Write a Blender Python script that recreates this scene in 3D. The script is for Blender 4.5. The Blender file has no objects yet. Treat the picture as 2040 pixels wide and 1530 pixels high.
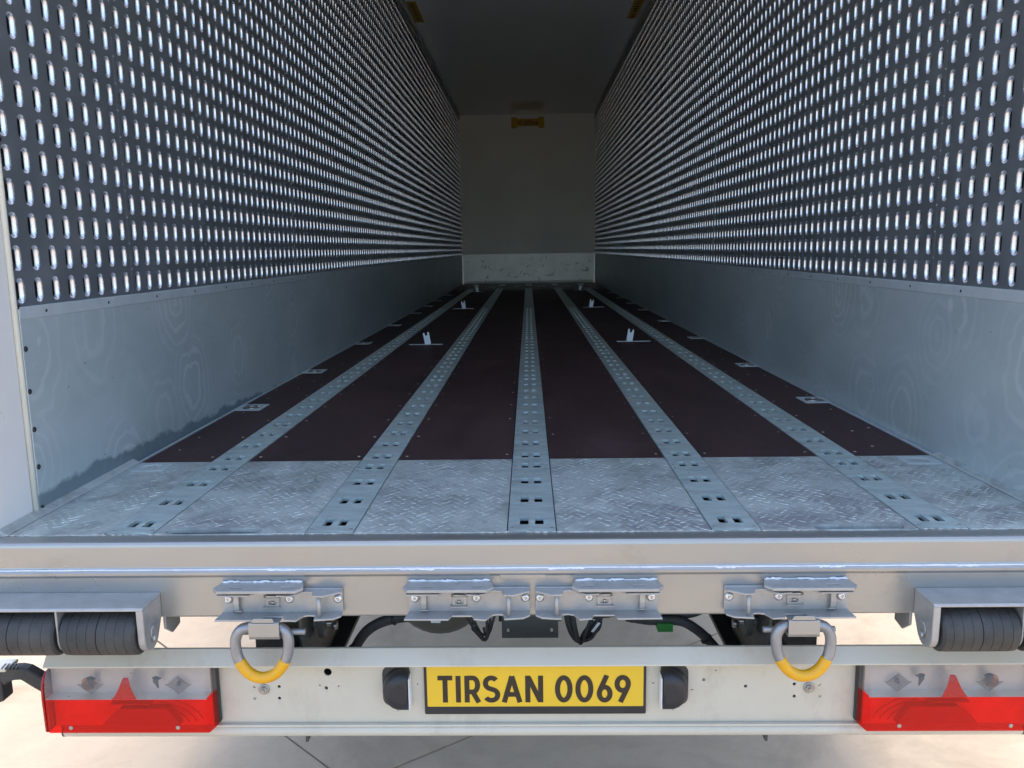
import bpy, bmesh, math, random
from mathutils import Vector, Matrix
from mathutils.geometry import tessellate_polygon
random.seed(7)
R = math.radians
S = bpy.context.scene
COL = S.collection
FZ = 1.15                      # height of the load floor above the ground (all builders use floor level = 0)

# ------------------------------------------------------------------ camera, sky, sun, exposure
cam = bpy.data.cameras.new('camera')
cam.sensor_width = 36.0
cam.lens = 36.0 * 1657.1 / 2040.0
cam.clip_start = 0.05
cam.clip_end = 2000
camo = bpy.data.objects.new('camera', cam)
COL.objects.link(camo)
pi_, ya_, ro_ = 0.1612, -0.0214, -0.0146
fw = Vector((math.sin(ya_) * math.cos(pi_), math.cos(ya_) * math.cos(pi_), -math.sin(pi_)))
rt = fw.cross(Vector((0, 0, 1))).normalized()
up = rt.cross(fw)
r2 = rt * math.cos(ro_) + up * math.sin(ro_)
u2 = -rt * math.sin(ro_) + up * math.cos(ro_)
M = Matrix((r2, u2, -fw)).transposed().to_4x4()
M.translation = Vector((-0.0045, -1.9001, 0.638 + FZ))
camo.matrix_world = M
S.camera = camo

SUN_EL, SUN_AZ = R(72), R(8)      # azimuth: direction towards the sun, clockwise from +Y
w = bpy.data.worlds.new('World')
S.world = w
w.use_nodes = True
nt = w.node_tree
bg = nt.nodes['Background']
sky = nt.nodes.new('ShaderNodeTexSky')
sky.sky_type = 'NISHITA'
sky.sun_disc = False
sky.sun_elevation = SUN_EL
sky.sun_rotation = SUN_AZ
sky.air_density = 1.0
sky.dust_density = 2.0
sky.ozone_density = .7
nt.links.new(sky.outputs[0], bg.inputs[0])
bg.inputs[1].default_value = 0.15
sl = bpy.data.lights.new('sun', 'SUN')
sl.energy = 1.0
sl.angle = R(24)
sl.color = (1.0, 0.95, 0.87)
so = bpy.data.objects.new('sun', sl)
COL.objects.link(so)
sd = Vector((math.sin(SUN_AZ) * math.cos(SUN_EL), math.cos(SUN_AZ) * math.cos(SUN_EL), math.sin(SUN_EL)))
so.rotation_euler = sd.to_track_quat('Z', 'Y').to_euler()
so.location = sd * 30
S.view_settings.view_transform = 'Standard'
S.view_settings.look = 'None'
S.view_settings.exposure = 1.80
S.view_settings.gamma = 1
S.cycles.use_denoising = True
S.cycles.max_bounces = 12
S.cycles.diffuse_bounces = 6
S.cycles.glossy_bounces = 6
S.cycles.transparent_max_bounces = 16
S.cycles.sample_clamp_indirect = 8
S.cycles.caustics_reflective = True

# ------------------------------------------------------------------ materials
MATS = {}
class NT:
    def __init__(s, name):
        s.m = bpy.data.materials.new(name)
        s.m.use_nodes = True
        s.t = s.m.node_tree
        s.b = s.t.nodes['Principled BSDF']
        s.tc = s.t.nodes.new('ShaderNodeTexCoord')
    def n(s, typ, **k):
        x = s.t.nodes.new('ShaderNode' + typ)
        for a, v in k.items():
            if a.startswith('i_'):
                x.inputs[a[2:].replace('_', ' ')].default_value = v
            else:
                setattr(x, a, v)
        return x
    def l(s, a, b):
        s.t.links.new(a, b)
    def coord(s, sc=(1, 1, 1), rot=(0, 0, 0)):
        mp = s.n('Mapping')
        mp.inputs['Scale'].default_value = sc
        mp.inputs['Rotation'].default_value = rot
        s.l(s.tc.outputs['Object'], mp.inputs[0])
        return mp.outputs[0]
    def noise(s, scale, detail=4, rough=.6, sc=(1, 1, 1), dist=0):
        x = s.n('TexNoise')
        x.inputs['Scale'].default_value = scale
        x.inputs['Detail'].default_value = detail
        x.inputs['Roughness'].default_value = rough
        x.inputs['Distortion'].default_value = dist
        s.l(s.coord(sc), x.inputs['Vector'])
        return x.outputs['Fac']
    def ramp(s, fac, stops):
        x = s.n('ValToRGB')
        e = x.color_ramp.elements
        while len(e) < len(stops):
            e.new(.5)
        for el, (p, c) in zip(e, stops):
            el.position = p
            el.color = (c, c, c, 1) if isinstance(c, (int, float)) else (*c, 1)
        s.l(fac, x.inputs[0])
        return x.outputs[0]
    def mix(s, fac, a, b, typ='MIX'):
        x = s.n('Mix', data_type='RGBA', blend_type=typ)
        for sock, v in ((x.inputs[0], fac), (x.inputs[6], a), (x.inputs[7], b)):
            if hasattr(v, 'is_linked'):
                s.l(v, sock)
            elif isinstance(v, tuple):
                sock.default_value = (*v, 1)
            else:
                sock.default_value = v
        return x.outputs[2]
    def math(s, op, a, b=0.0, clamp=False):
        x = s.n('Math', operation=op, use_clamp=clamp)
        for sock, v in ((x.inputs[0], a), (x.inputs[1], b)):
            if hasattr(v, 'is_linked'):
                s.l(v, sock)
            else:
                sock.default_value = v
        return x.outputs[0]
    def bump(s, h, strength=.2, dist=.002):
        x = s.n('Bump')
        x.inputs['Strength'].default_value = strength
        x.inputs['Distance'].default_value = dist
        s.l(h, x.inputs['Height'])
        s.l(x.outputs[0], s.b.inputs['Normal'])
    def set(s, k, v):
        sock = s.b.inputs[k]
        if hasattr(v, 'is_linked'):
            s.l(v, sock)
        elif isinstance(v, tuple):
            sock.default_value = (*v, 1)
        else:
            sock.default_value = v

def simple(name, c, rough=.5, metal=0.0, var=.12, nsc=9, rvar=.08, bump=0, bsc=120, coat=0, sc=(1, 1, 1)):
    k = NT(name)
    f = k.noise(nsc, 5, .62, sc)
    lo = tuple(x * (1 - var) for x in c)
    hi = tuple(min(1, x * (1 + var)) for x in c)
    k.set('Base Color', k.ramp(f, [(.3, lo), (.7, hi)]))
    k.set('Roughness', k.ramp(k.noise(nsc * 2.3, 4, .6, sc), [(.3, max(.02, rough - rvar)), (.7, rough + rvar)]))
    k.set('Metallic', metal)
    if coat:
        k.set('Coat Weight', coat)
        k.set('Coat Roughness', .08)
    if bump:
        k.bump(k.noise(bsc, 3, .5, sc), bump, .0015)
    MATS[name] = k.m
    return k

simple('silver_paint', (.365, .368, .355), .33, .70, .07, 3.0, .08, .02, 40, sc=(.35, 1, 1))
simple('bracket_steel', (.40, .40, .39), .44, .5, .10, 24, .08, .08, 200)
simple('weld_spray', (.74, .75, .77), .55, .3, .12, 60, .1, .9, 260)
simple('bare_aluminium', (.58, .65, .68), .42, .3, .08, 14, .08, .05, 150)
simple('rail_steel', (.53, .63, .62), .44, .45, .22, 26, .10, .12, 90, sc=(.35, 1, 1))
simple('pocket_steel', (.075, .08, .08), .7, .1, .35, 40)
simple('sealant', (.50, .48, .44), .8, 0, .3, 60)
simple('tread_worn', (.56, .62, .60), .42, .4, .4, 9, .1)
simple('brass_screw', (.62, .50, .40), .4, .3, .3, 50)
simple('tray_dirt', (.15, .12, .085), .75, .1, .4, 30)
simple('cream_paint', (.575, .535, .435), .34, 0, .05, 2.6, .05, .03, 40, coat=.3)
simple('white_paint', (.80, .775, .745), .30, 0, .02, 2.0, .05, coat=.25)
simple('seal_cream', (.80, .79, .70), .5, 0, .05, 10)
simple('black_rubber', (.045, .045, .043), .62, 0, .35, 11, .1, .25, 180)
simple('black_plastic', (.022, .023, .026), .42, 0, .2, 12, .08, .12, 300)
simple('chassis_grey', (.065, .07, .068), .5, .1, .15, 8, .1, .1, 80)
simple('box_grey', (.10, .105, .095), .55, .1, .08, 10)
simple('ring_silver', (.30, .31, .325), .36, .6, .10, 40, .08, .15, 220)
simple('dip_yellow', (.74, .37, .006), .38, 0, .07, 22, .06, .10, 140, coat=.15)
simple('plate_yellow', (.78, .50, .025), .36, 0, .03, 6, .04, coat=.2)
simple('letter_brown', (.034, .020, .010), .6, 0, .1, 30)
simple('label_yellow', (.62, .36, .015), .55, 0, .08, 8)
simple('print_black', (.02, .018, .015), .5)
simple('roof_sheet', (.84, .92, .93), .07, 0, .03, .8, .005)
simple('front_sheet', (.92, .93, .85), .42, 0, .04, 1.2)
simple('wall_backing', (.06, .065, .07), .55, .2, .15, 3)
simple('post_aluminium', (.60, .60, .58), .45, .6, .06, 9)
simple('lamp_reflector', (.78, .75, .72), .35, .35, .06, 14)
simple('lamp_inner_red', (.85, .62, .58), .45, 0, .12, 20)
simple('reflex_red', (.46, .020, .014), .4, 0, .10, 60)
simple('triangle_red', (.40, .016, .014), .25, 0, .06, 50)
simple('bulb_dark', (.05, .05, .055), .35, .3)
simple('bulb_amber', (.75, .25, .03), .35)
simple('screw_steel', (.42, .41, .39), .35, .9, .15, 80)
simple('bright_steel', (.66, .65, .63), .28, .8, .08, 80)
simple('dark_screw', (.045, .045, .05), .45, .5)
simple('tape_white', (.80, .80, .78), .6)
simple('connector_green', (.03, .22, .04), .5)
simple('front_board', (.085, .075, .055), .5, 0, .25, 5)

# galvanised perforated lining sheet
k = NT('lining_sheet')
f = k.noise(5, 5, .6)
k.set('Base Color', k.ramp(f, [(.3, (.37, .42, .46)), (.7, (.46, .50, .54))]))
k.set('Metallic', .86)
k.set('Roughness', k.ramp(k.noise(9, 4, .6), [(.3, .38), (.7, .50)]))
k.bump(k.noise(1.6, 2, .4), .06, .01)
MATS['lining_sheet'] = k.m
simple('lit_slot_edge', (.74, .75, .79), .27, .88, .03, 30, .04)  # brighter copy of the lining metal; slot-edge reflections put into the colour

# aluminium kick board with ring shaped oxide stains and a dirty lower edge
k = NT('stained_aluminium')
vor = k.n('TexVoronoi', feature='F1')
vor.inputs['Scale'].default_value = 4.3
dv = k.n('VectorMath', operation='ADD')
nz = k.n('TexNoise'); nz.inputs['Scale'].default_value = 9; nz.inputs['Detail'].default_value = 3
k.l(k.coord(), nz.inputs['Vector'])
sc_ = k.n('VectorMath', operation='SCALE'); sc_.inputs['Scale'].default_value = .055
k.l(nz.outputs['Color'], sc_.inputs[0])
k.l(k.coord((1, .75, .62)), dv.inputs[0]); k.l(sc_.outputs[0], dv.inputs[1])
k.l(dv.outputs[0], vor.inputs['Vector'])
dist = vor.outputs['Distance']
wave = k.math('SINE', k.math('MULTIPLY', dist, 52))
line = k.ramp(wave, [(.35, 0.0), (.9, 1.0)])
cellmask = k.ramp(vor.outputs['Color'], [(.15, .25), (.5, 1.0)])
zmask = k.ramp(k.noise(1.7, 2, .5), [(.22, .15), (.50, 1)])
fade = k.ramp(dist, [(.25, 1), (.72, .05)])
rings = k.math('MULTIPLY', k.math('MULTIPLY', line, cellmask), k.math('MULTIPLY', zmask, fade))
base = k.ramp(k.noise(2.6, 6, .65, (1, .5, 1.4)), [(.3, (.475, .56, .58)), (.7, (.615, .695, .71))])
c1 = k.mix(k.math('MULTIPLY', rings, .42), base, (.86, .90, .92))
sx = k.n('SeparateXYZ'); k.l(k.tc.outputs['Object'], sx.inputs[0])
# dirt line: height above the floor falls off along the wall
zf = k.math('SUBTRACT', sx.outputs[2], FZ)
edge = k.math('ADD', k.math('MULTIPLY', k.math('SUBTRACT', k.noise(7, 5, .65), .5), .09),
              k.math('SUBTRACT', .062, k.math('MULTIPLY', k.math('ABSOLUTE', k.math('SUBTRACT', sx.outputs[1], .38)), .036)))
left = k.math('LESS_THAN', sx.outputs[0], 0.0)
dirt = k.math('MULTIPLY', k.math('MULTIPLY', k.math('SUBTRACT', edge, zf), 75, True), left, True)
c2 = k.mix(k.math('MULTIPLY', dirt, .75), c1, (.13, .19, .225))
k.set('Base Color', c2)
k.set('Metallic', .38)
k.set('Roughness', k.mix(dirt, k.ramp(rings, [(0, .42), (1, .52)]), (.5, .5, .5)))
k.bump(k.noise(30, 4, .6), .04, .001)
MATS['stained_aluminium'] = k.m

# film faced plywood floor
k = NT('film_plywood')
f1 = k.noise(3.0, 6, .7, (1, .35, 1))
f2 = k.noise(60, 3, .7, (1, .08, 1))
cA = k.ramp(f1, [(.3, (.036, .0185, .019)), (.72, (.078, .041, .042))])
speck = k.ramp(k.noise(170, 2, .5), [(.72, 0), (.78, 1)])
cB = k.mix(k.math('MULTIPLY', speck, .25), cA, (.24, .19, .16))
scr = k.ramp(f2, [(.62, 0), (.75, 1)])
k.set('Base Color', k.mix(k.math('MULTIPLY', k.ramp(k.noise(5.5, 7, .8, (1, .5, 1), 1.0), [(.52, 0), (.72, .5)]), 1.0), k.mix(k.math('MULTIPLY', scr, .35), cB, (.15, .10, .095)), (.085, .062, .060)))
k.set('Roughness', k.ramp(f1, [(.3, .52), (.7, .68)]))
k.set('Specular IOR Level', .28)
wv = k.n('TexVoronoi'); wv.inputs['Scale'].default_value = 380
k.l(k.coord(), wv.inputs['Vector'])
k.bump(wv.outputs['Distance'], .35, .0012)
MATS['film_plywood'] = k.m

# galvanised chequer plate, scuffed and dirty
k = NT('chequer_steel')
f1 = k.noise(4.5, 7, .75, dist=.5)
f2 = k.noise(38, 5, .7, (1.0, 1.0, 1))
c1 = k.ramp(f1, [(.32, (.29, .32, .305)), (.5, (.54, .60, .58)), (.75, (.72, .78, .755))])
c2 = k.mix(k.ramp(f2, [(.5, 0), (.72, .55)]), c1, (.70, .73, .71))
dz = k.ramp(k.noise(2.3, 5, .72, dist=.6), [(.50, 0), (.62, .8)])
k.set('Base Color', k.mix(dz, c2, (.19, .18, .19)))
k.set('Metallic', k.ramp(dz, [(0, .45), (.75, .15)]))
k.set('Roughness', k.ramp(f2, [(.3, .36), (.7, .58)]))
k.bump(f2, .3, .0015)
MATS['chequer_steel'] = k.m

# scuffed aluminium bulkhead plate
k = NT('scuffed_aluminium')
sc1 = k.ramp(k.noise(3.2, 8, .78, (1, 1, 1.3), 1.6), [(.57, 0), (.62, 1)])
base = k.ramp(k.noise(3, 4, .6), [(.3, (.70, .72, .70)), (.7, (.84, .85, .83))])
k.set('Base Color', k.mix(k.math('MULTIPLY', sc1, .8), base, (.13, .13, .13)))
k.set('Metallic', .55)
k.set('Roughness', .45)
MATS['scuffed_aluminium'] = k.m

# road grime on the painted bumper and chips in the yellow dip coating
def speckle(name, dark, scale, lo, hi, amt, sc=(1, 1, 1)):
    m = MATS[name]; t = m.node_tree; p = t.nodes['Principled BSDF']
    src = p.inputs['Base Color'].links[0].from_socket
    tc = t.nodes.new('ShaderNodeTexCoord'); mp = t.nodes.new('ShaderNodeMapping'); mp.inputs['Scale'].default_value = sc
    no = t.nodes.new('ShaderNodeTexNoise'); no.inputs['Scale'].default_value = scale; no.inputs['Detail'].default_value = 7; no.inputs['Roughness'].default_value = .75
    rp = t.nodes.new('ShaderNodeMapRange'); rp.inputs[1].default_value = lo; rp.inputs[2].default_value = hi; rp.inputs[4].default_value = amt
    mx = t.nodes.new('ShaderNodeMix'); mx.data_type = 'RGBA'; mx.inputs[7].default_value = (*dark, 1)
    t.links.new(tc.outputs['Object'], mp.inputs[0]); t.links.new(mp.outputs[0], no.inputs['Vector'])
    t.links.new(no.outputs['Fac'], rp.inputs[0]); t.links.new(rp.outputs[0], mx.inputs[0]); t.links.new(src, mx.inputs[6]); t.links.new(mx.outputs[2], p.inputs['Base Color'])
speckle('cream_paint', (.33, .28, .20), 9, .54, .78, .45, (1, 1, .5))
speckle('silver_paint', (.20, .19, .17), 7, .56, .80, .45, (.7, 1, 1))
speckle('dip_yellow', (.12, .07, .03), 38, .66, .70, .8)
speckle('bracket_steel', (.20, .19, .18), 28, .58, .78, .4)
# concrete yard
k = NT('yard_concrete')
f1 = k.noise(1.1, 7, .66, dist=.8)
f2 = k.noise(9, 8, .75, dist=.7)
c1 = k.ramp(f1, [(.28, (.34, .255, .17)), (.5, (.53, .405, .28)), (.8, (.61, .475, .34))])
c2 = k.mix(k.ramp(f2, [(.45, 0), (.75, .35)]), c1, (.34, .265, .19))
pit = k.ramp(k.noise(46, 3, .6), [(.70, 0), (.76, .55)])
k.set('Base Color', k.mix(pit, c2, (.22, .19, .16)))
k.set('Roughness', .8)
k.bump(f2, .25, .004)
MATS['yard_concrete'] = k.m
simple('joint_dark', (.24, .185, .13), .9)

# coloured clear lamp lenses: a tinted clear shell with a gloss coat
def lens(name, tint, f0, f1):
    m = bpy.data.materials.new(name)
    m.use_nodes = True
    t = m.node_tree
    t.nodes.clear()
    o = t.nodes.new('ShaderNodeOutputMaterial')
    mx = t.nodes.new('ShaderNodeMixShader')
    tr = t.nodes.new('ShaderNodeBsdfTransparent')
    pr = t.nodes.new('ShaderNodeBsdfPrincipled')
    tr.inputs[0].default_value = (*tint, 1)
    pr.inputs['Base Color'].default_value = (*[c * .85 for c in tint], 1)
    pr.inputs['Roughness'].default_value = .13
    no = t.nodes.new('ShaderNodeTexNoise')
    no.inputs['Scale'].default_value = 35
    rp = t.nodes.new('ShaderNodeMapRange')
    rp.inputs[3].default_value = f0
    rp.inputs[4].default_value = f1
    t.links.new(no.outputs['Fac'], rp.inputs[0])
    t.links.new(rp.outputs[0], mx.inputs[0])
    t.links.new(tr.outputs[0], mx.inputs[1])
    t.links.new(pr.outputs[0], mx.inputs[2])
    t.links.new(mx.outputs[0], o.inputs[0])
    MATS[name] = m
lens('lens_red', (1.0, .075, .050), .22, .28)
lens('lens_clear', (.76, .73, .70), .15, .20)

# ------------------------------------------------------------------ mesh building
class MB:
    def __init__(s):
        s.v = []; s.f = []; s.mi = []; s.sm = []
    def add(s, vs, fs, mat=0, smooth=False):
        o = len(s.v)
        s.v += [tuple(p) for p in vs]
        for q in fs:
            s.f.append(tuple(i + o for i in q)); s.mi.append(mat); s.sm.append(smooth)
    def box(s, x0, x1, y0, y1, z0, z1, mat=0):
        vs = [(x, y, z) for z in (z0, z1) for y in (y0, y1) for x in (x0, x1)]
        s.add(vs, [(0, 2, 3, 1), (4, 5, 7, 6), (0, 1, 5, 4), (2, 6, 7, 3), (0, 4, 6, 2), (1, 3, 7, 5)], mat)
    @staticmethod
    def _p(ax, a, p):
        return (a, p[0], p[1]) if ax == 'x' else (p[0], a, p[1]) if ax == 'y' else (p[0], p[1], a)
    def plate(s, outer, ax, a0, a1, holes=(), mat=0, smooth=False, cap0=True, cap1=True):
        loops = [list(outer)] + [list(h) for h in holes]
        flat = [p for lp in loops for p in lp]
        tris = tessellate_polygon([[Vector((p[0], p[1], 0)) for p in lp] for lp in loops]) if holes else [tuple(range(len(flat)))]
        for a, c in ((a0, cap0), (a1, cap1)):
            if c:
                s.add([s._p(ax, a, p) for p in flat], tris, mat)
        for lp in loops:
            n = len(lp)
            vs = [s._p(ax, a0, p) for p in lp] + [s._p(ax, a1, p) for p in lp]
            s.add(vs, [(i, (i + 1) % n, n + (i + 1) % n, n + i) for i in range(n)], mat, smooth)
    def tube(s, path, r, n=10, closed=False, mat=0, caps=True, squash=None):
        P = [Vector(p) for p in path]
        m = len(P)
        rings = []
        prev = None
        for i in range(m):
            a = P[(i - 1) % m] if (closed or i) else P[0]
            b = P[(i + 1) % m] if (closed or i < m - 1) else P[-1]
            t = (b - a).normalized()
            if prev is None:
                ref = Vector((0, 0, 1)) if abs(t.z) < .9 else Vector((0, 1, 0))
                u = t.cross(ref).normalized()
            else:
                u = (prev - t * prev.dot(t)).normalized()
            prev = u
            v = t.cross(u)
            rr = r[i] if isinstance(r, (list, tuple)) else r
            rings.append([P[i] + (u * math.cos(2 * math.pi * q / n) + v * math.sin(2 * math.pi * q / n)) * rr for q in range(n)])
        vs = [p for rg in rings for p in rg]
        fs = []
        for i in range(m if closed else m - 1):
            j = (i + 1) % m
            for q in range(n):
                fs.append((i * n + q, i * n + (q + 1) % n, j * n + (q + 1) % n, j * n + q))
        s.add(vs, fs, mat, True)
        if caps and not closed:
            s.add(rings[0], [tuple(range(n))], mat)
            s.add(rings[-1], [tuple(range(n))], mat)
    def lathe(s, origin, axis, prof, n=20, mat=0, smooth=True):
        # prof: (distance along the axis, radius)
        ax = Vector(axis).normalized()
        ref = Vector((0, 0, 1)) if abs(ax.z) < .9 else Vector((0, 1, 0))
        u = ax.cross(ref).normalized(); v = ax.cross(u)
        o = Vector(origin)
        vs = [o + ax * d + (u * math.cos(2 * math.pi * q / n) + v * math.sin(2 * math.pi * q / n)) * r for d, r in prof for q in range(n)]
        fs = [(i * n + q, i * n + (q + 1) % n, (i + 1) * n + (q + 1) % n, (i + 1) * n + q) for i in range(len(prof) - 1) for q in range(n)]
        s.add(vs, fs, mat, smooth)
        for i in (0, len(prof) - 1):
            if prof[i][1] > 1e-6:
                s.add(vs[i * n:(i + 1) * n], [tuple(range(n))], mat)
    def dome(s, c, axis, r, h, n=10, mat=0):
        s.lathe(c, axis, [(0, r), (h * .55, r * .86), (h * .9, r * .5), (h, r * .04)], n, mat)
    def build(s, name, mat, parent=None, bevel=0, seg=2, z=FZ, recalc=True, **props):
        me = bpy.data.meshes.new(name)
        me.from_pydata([(p[0], p[1], p[2] + z) for p in s.v], [], s.f)
        mats = mat if isinstance(mat, (list, tuple)) else [mat]
        for q in mats:
            me.materials.append(MATS[q])
        me.polygons.foreach_set('material_index', s.mi)
        me.polygons.foreach_set('use_smooth', s.sm)
        if recalc:
            bm = bmesh.new(); bm.from_mesh(me)
            bmesh.ops.remove_doubles(bm, verts=bm.verts, dist=1e-5)
            bmesh.ops.recalc_face_normals(bm, faces=bm.faces)
            bm.to_mesh(me); bm.free()
        me.update()
        o = bpy.data.objects.new(name, me)
        COL.objects.link(o)
        if parent:
            o.parent = parent
        if bevel:
            b = o.modifiers.new('edge', 'BEVEL')
            b.width = bevel; b.segments = seg; b.limit_method = 'ANGLE'; b.angle_limit = R(40)
            b.harden_normals = False
        for a, v in props.items():
            o[a] = v
        return o
def empty(name, loc=(0, 0, 0), parent=None, **props):
    o = bpy.data.objects.new(name, None)
    o.empty_display_size = .1
    o.location = loc
    COL.objects.link(o)
    if parent:
        o.parent = parent
    for a, v in props.items():
        o[a] = v
    return o
def copy(o, parent, loc=None, rot=None, deep=True, scale=None):
    c = o.copy(); COL.objects.link(c); c.parent = parent
    if loc is not None: c.location = loc
    if rot is not None: c.rotation_euler = rot
    if scale is not None: c.scale = scale
    if deep:
        for ch in list(o.children):
            copy(ch, c)
    return c
def stadium(cx, cy, hx, hy, n=6):
    # rounded slot, half sizes hx, hy
    pts = []
    r = min(hx, hy)
    if hx >= hy:
        cs = [(cx + hx - r, cy, -90), (cx - hx + r, cy, 90)]
    else:
        cs = [(cx, cy + hy - r, 0), (cx, cy - hy + r, 180)]
    for x, y, a0 in cs:
        for i in range(n + 1):
            a = R(a0 + 180 * i / n)
            pts.append((x + r * math.cos(a), y + r * math.sin(a)))
    return pts
def circ(x, y, r, n=14):
    return [(x + r * math.cos(2 * math.pi * i / n), y + r * math.sin(2 * math.pi * i / n)) for i in range(n)]
def rrect(x0, x1, y0, y1, r, n=4):
    p = []
    for cx, cy, a in ((x1 - r, y1 - r, 0), (x0 + r, y1 - r, 90), (x0 + r, y0 + r, 180), (x1 - r, y0 + r, 270)):
        p += [(cx + r * math.cos(R(a + 90 * i / n)), cy + r * math.sin(R(a + 90 * i / n))) for i in range(n + 1)]
    return p

# ------------------------------------------------------------------ ground
g = MB(); g.add([(-150, -150, 0), (150, -150, 0), (150, 150, 0), (-150, 150, 0)], [(0, 1, 2, 3)])
ground = g.build('ground', 'joint_dark', z=-.008, kind='structure')
# the slabs run diagonally; two joints cross in view
ca, sa = math.cos(R(37)), math.sin(R(37))
cb, sb = -math.cos(R(43)), math.sin(R(43))
PX, PY = -.62, .655           # a slab corner under the trailer
SL = 2.9
for i in range(-4, 4):
    for j in range(-4, 4):
        s_ = MB()
        m_ = .0042
        a0, a1, b0, b1 = i * SL + m_, (i + 1) * SL - m_, j * SL + m_, (j + 1) * SL - m_
        q = [(PX + a * ca + b * cb, PY + a * sa + b * sb) for a, b in ((a0, b0), (a1, b0), (a1, b1), (a0, b1))]
        s_.plate(q, 'z', -.007, random.uniform(-.0015, .0015))
        s_.build('concrete_slab', 'yard_concrete', ground, z=0)
g = MB()
out = [(-150, -150), (150, -150), (150, 150), (-150, 150)]
e = 4 * SL
inn = [(PX + a * ca + b * cb, PY + a * sa + b * sb) for a, b in ((-e, -e), (e, -e), (e, e), (-e, e))]
g.plate(out, 'z', -.007, 0, holes=[inn])
g.build('concrete_apron', 'yard_concrete', ground, z=0)

# ------------------------------------------------------------------ trailer
W, L, H = 1.24, 13.86, 3.055
T = empty('semi_trailer', (0, 0, 0), label='open rear of a cargo trailer with perforated grey walls and metal floor tracks', category='trailer')

# -- rear sill beam
prof = [(-.080, -.002), (-.119, -.002), (-.1245, -.0035), (-.1285, -.0075), (-.130, -.013), (-.130, -.062), (-.133, -.064), (-.139, -.0655), (-.1415, -.069),
        (-.1415, -.075), (-.139, -.079), (-.1345, -.081), (-.1345, -.1735), (-.132, -.178), (-.126, -.179), (-.04, -.179), (-.04, -.03), (-.080, -.03)]
b = MB(); b.plate(prof, 'x', -1.275, 1.275, smooth=False)
sill = b.build('rear_sill', 'silver_paint', T, bevel=.002, seg=2)
for x0, x1 in ((-.60, -.53), (-.30, -.22), (.03, .115), (.40, .45), (.63, .69), (.93, .985)):
    b = MB()
    n = 13
    pts = [(x0 + (x1 - x0) * i / n, -.1365 + random.uniform(-.001, .001), -.0655 + random.uniform(-.0012, .0012)) for i in range(n + 1)]
    b.tube(pts, [.0010] + [random.uniform(.0022, .0040) for _ in range(n - 1)] + [.0010], 8)
    b.build('weld_bead', 'weld_spray', sill)
b = MB()
pts = [(-1.27 + 2.54 * i / 60, -.1355, -.0645 + random.uniform(-.0004, .0004)) for i in range(61)]
b.tube(pts, [random.uniform(.0018, .0028) for _ in pts], 6)
b.build('weld_bead', 'weld_spray', sill)
b = MB(); b.box(-.075, .028, -.1370, -.1345, -.0905, -.080)
b.build('dented_lip', 'silver_paint', sill, bevel=.001)

b = MB()
for q in range(140):
    xa = -1.25 + 2.5 * q / 140
    if random.random() < .8 and not (-.87 < xa < -.615) and not (.63 < xa < .86):
        b.tube([(xa + .020 * i / 3, -.0805 + random.uniform(-.0025, .0025), -.0006) for i in range(4)], [.0005, random.uniform(.0010, .0024), random.uniform(.0010, .0024), .0005], 5)
b.build('sealant_crumbs', 'sealant', sill, kind='stuff')
# -- floor: tracks, chequer plates, plywood
fl = MB(); fl.box(-1.235, 1.235, -.04, L, -.045, -.030)
floor = fl.build('load_floor', 'chassis_grey', T)
XO, SP, HW = -.003, .4657, .0565
RX = [XO + (i - 2) * SP for i in range(5)]
lanes = []
e = [-1.212] + [v for x in RX for v in (x - HW, x + HW)] + [1.212]
for i in range(0, 12, 2):
    lanes.append((e[i] + .0012, e[i + 1] - .0012))
# chequer plates (with a drain slot in two of them)
for li, (x0, x1) in enumerate(lanes):
    b = MB()
    holes = []
    if li == 1: holes = [stadium(-.742, -.0595, .113, .0165)]
    if li == 4: holes = [stadium(.743, -.063, .102, .0135)]
    b.plate([(x0, -.0805), (x1, -.0805), (x1, .584), (x0, .584)], 'z', -.010, 0, holes=holes)
    pl = b.build('chequer_plate', 'chequer_steel', floor)
    if holes:
        h = holes[0]
        xs = [p[0] for p in h]; ys = [p[1] for p in h]
        t_ = MB(); t_.box(min(xs) - .006, max(xs) + .006, min(ys) - .004, max(ys) + .006, -.029, -.020)
        t_.build('drain_tray', 'tray_dirt', pl)
    # raised tread bars, alternating direction
    b = MB()
    r_ = 0
    y = -.072
    while y < .575:
        x = x0 + .012 + (.0135 if r_ % 2 else 0)
        c_ = 0
        while x < x1 - .010:
            inslot = any((abs(x - (min(q[0] for q in h) + max(q[0] for q in h)) / 2) < .13 and y < -.030) for h in holes)
            if not inslot and random.random() > .06:
                a = R(38 if (r_ + c_) % 2 else -38) + random.uniform(-.14, .14)
                dx, dy = math.cos(a), math.sin(a)
                l2, w2, hh = .0115 * random.uniform(.75, 1.05), .0028 * random.uniform(.7, 1.1), .0013 * random.uniform(.3, 1.1)
                x += random.uniform(-.0012, .0012)
                vs = [(x - dx * l2, y - dy * l2, .0002), (x + dy * w2, y - dx * w2, .0002), (x + dx * l2, y + dy * l2, .0002), (x - dy * w2, y + dx * w2, .0002),
                      (x - dx * l2 * .55, y - dy * l2 * .55, hh), (x + dx * l2 * .55, y + dy * l2 * .55, hh)]
                b.add(vs, [(0, 1, 4), (1, 5, 4), (1, 2, 5), (2, 3, 5), (3, 4, 5), (3, 0, 4)], 0, False)
            x += .027; c_ += 1
        y += .0165; r_ += 1
    b.build('tread_pattern', 'tread_worn', pl, recalc=False, kind='stuff')
# plywood boards
YJ = [.586, 2.890, 5.20, 7.60, 9.9, 11.25]
for (x0, x1) in lanes:
    for y0, y1 in zip(YJ[:-1], YJ[1:]):
        b = MB(); b.box(x0, x1, y0 + .001, y1 - .001, -.022, random.uniform(-.0006, 0))
        b.build('floor_board', 'film_plywood', floor)
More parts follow.
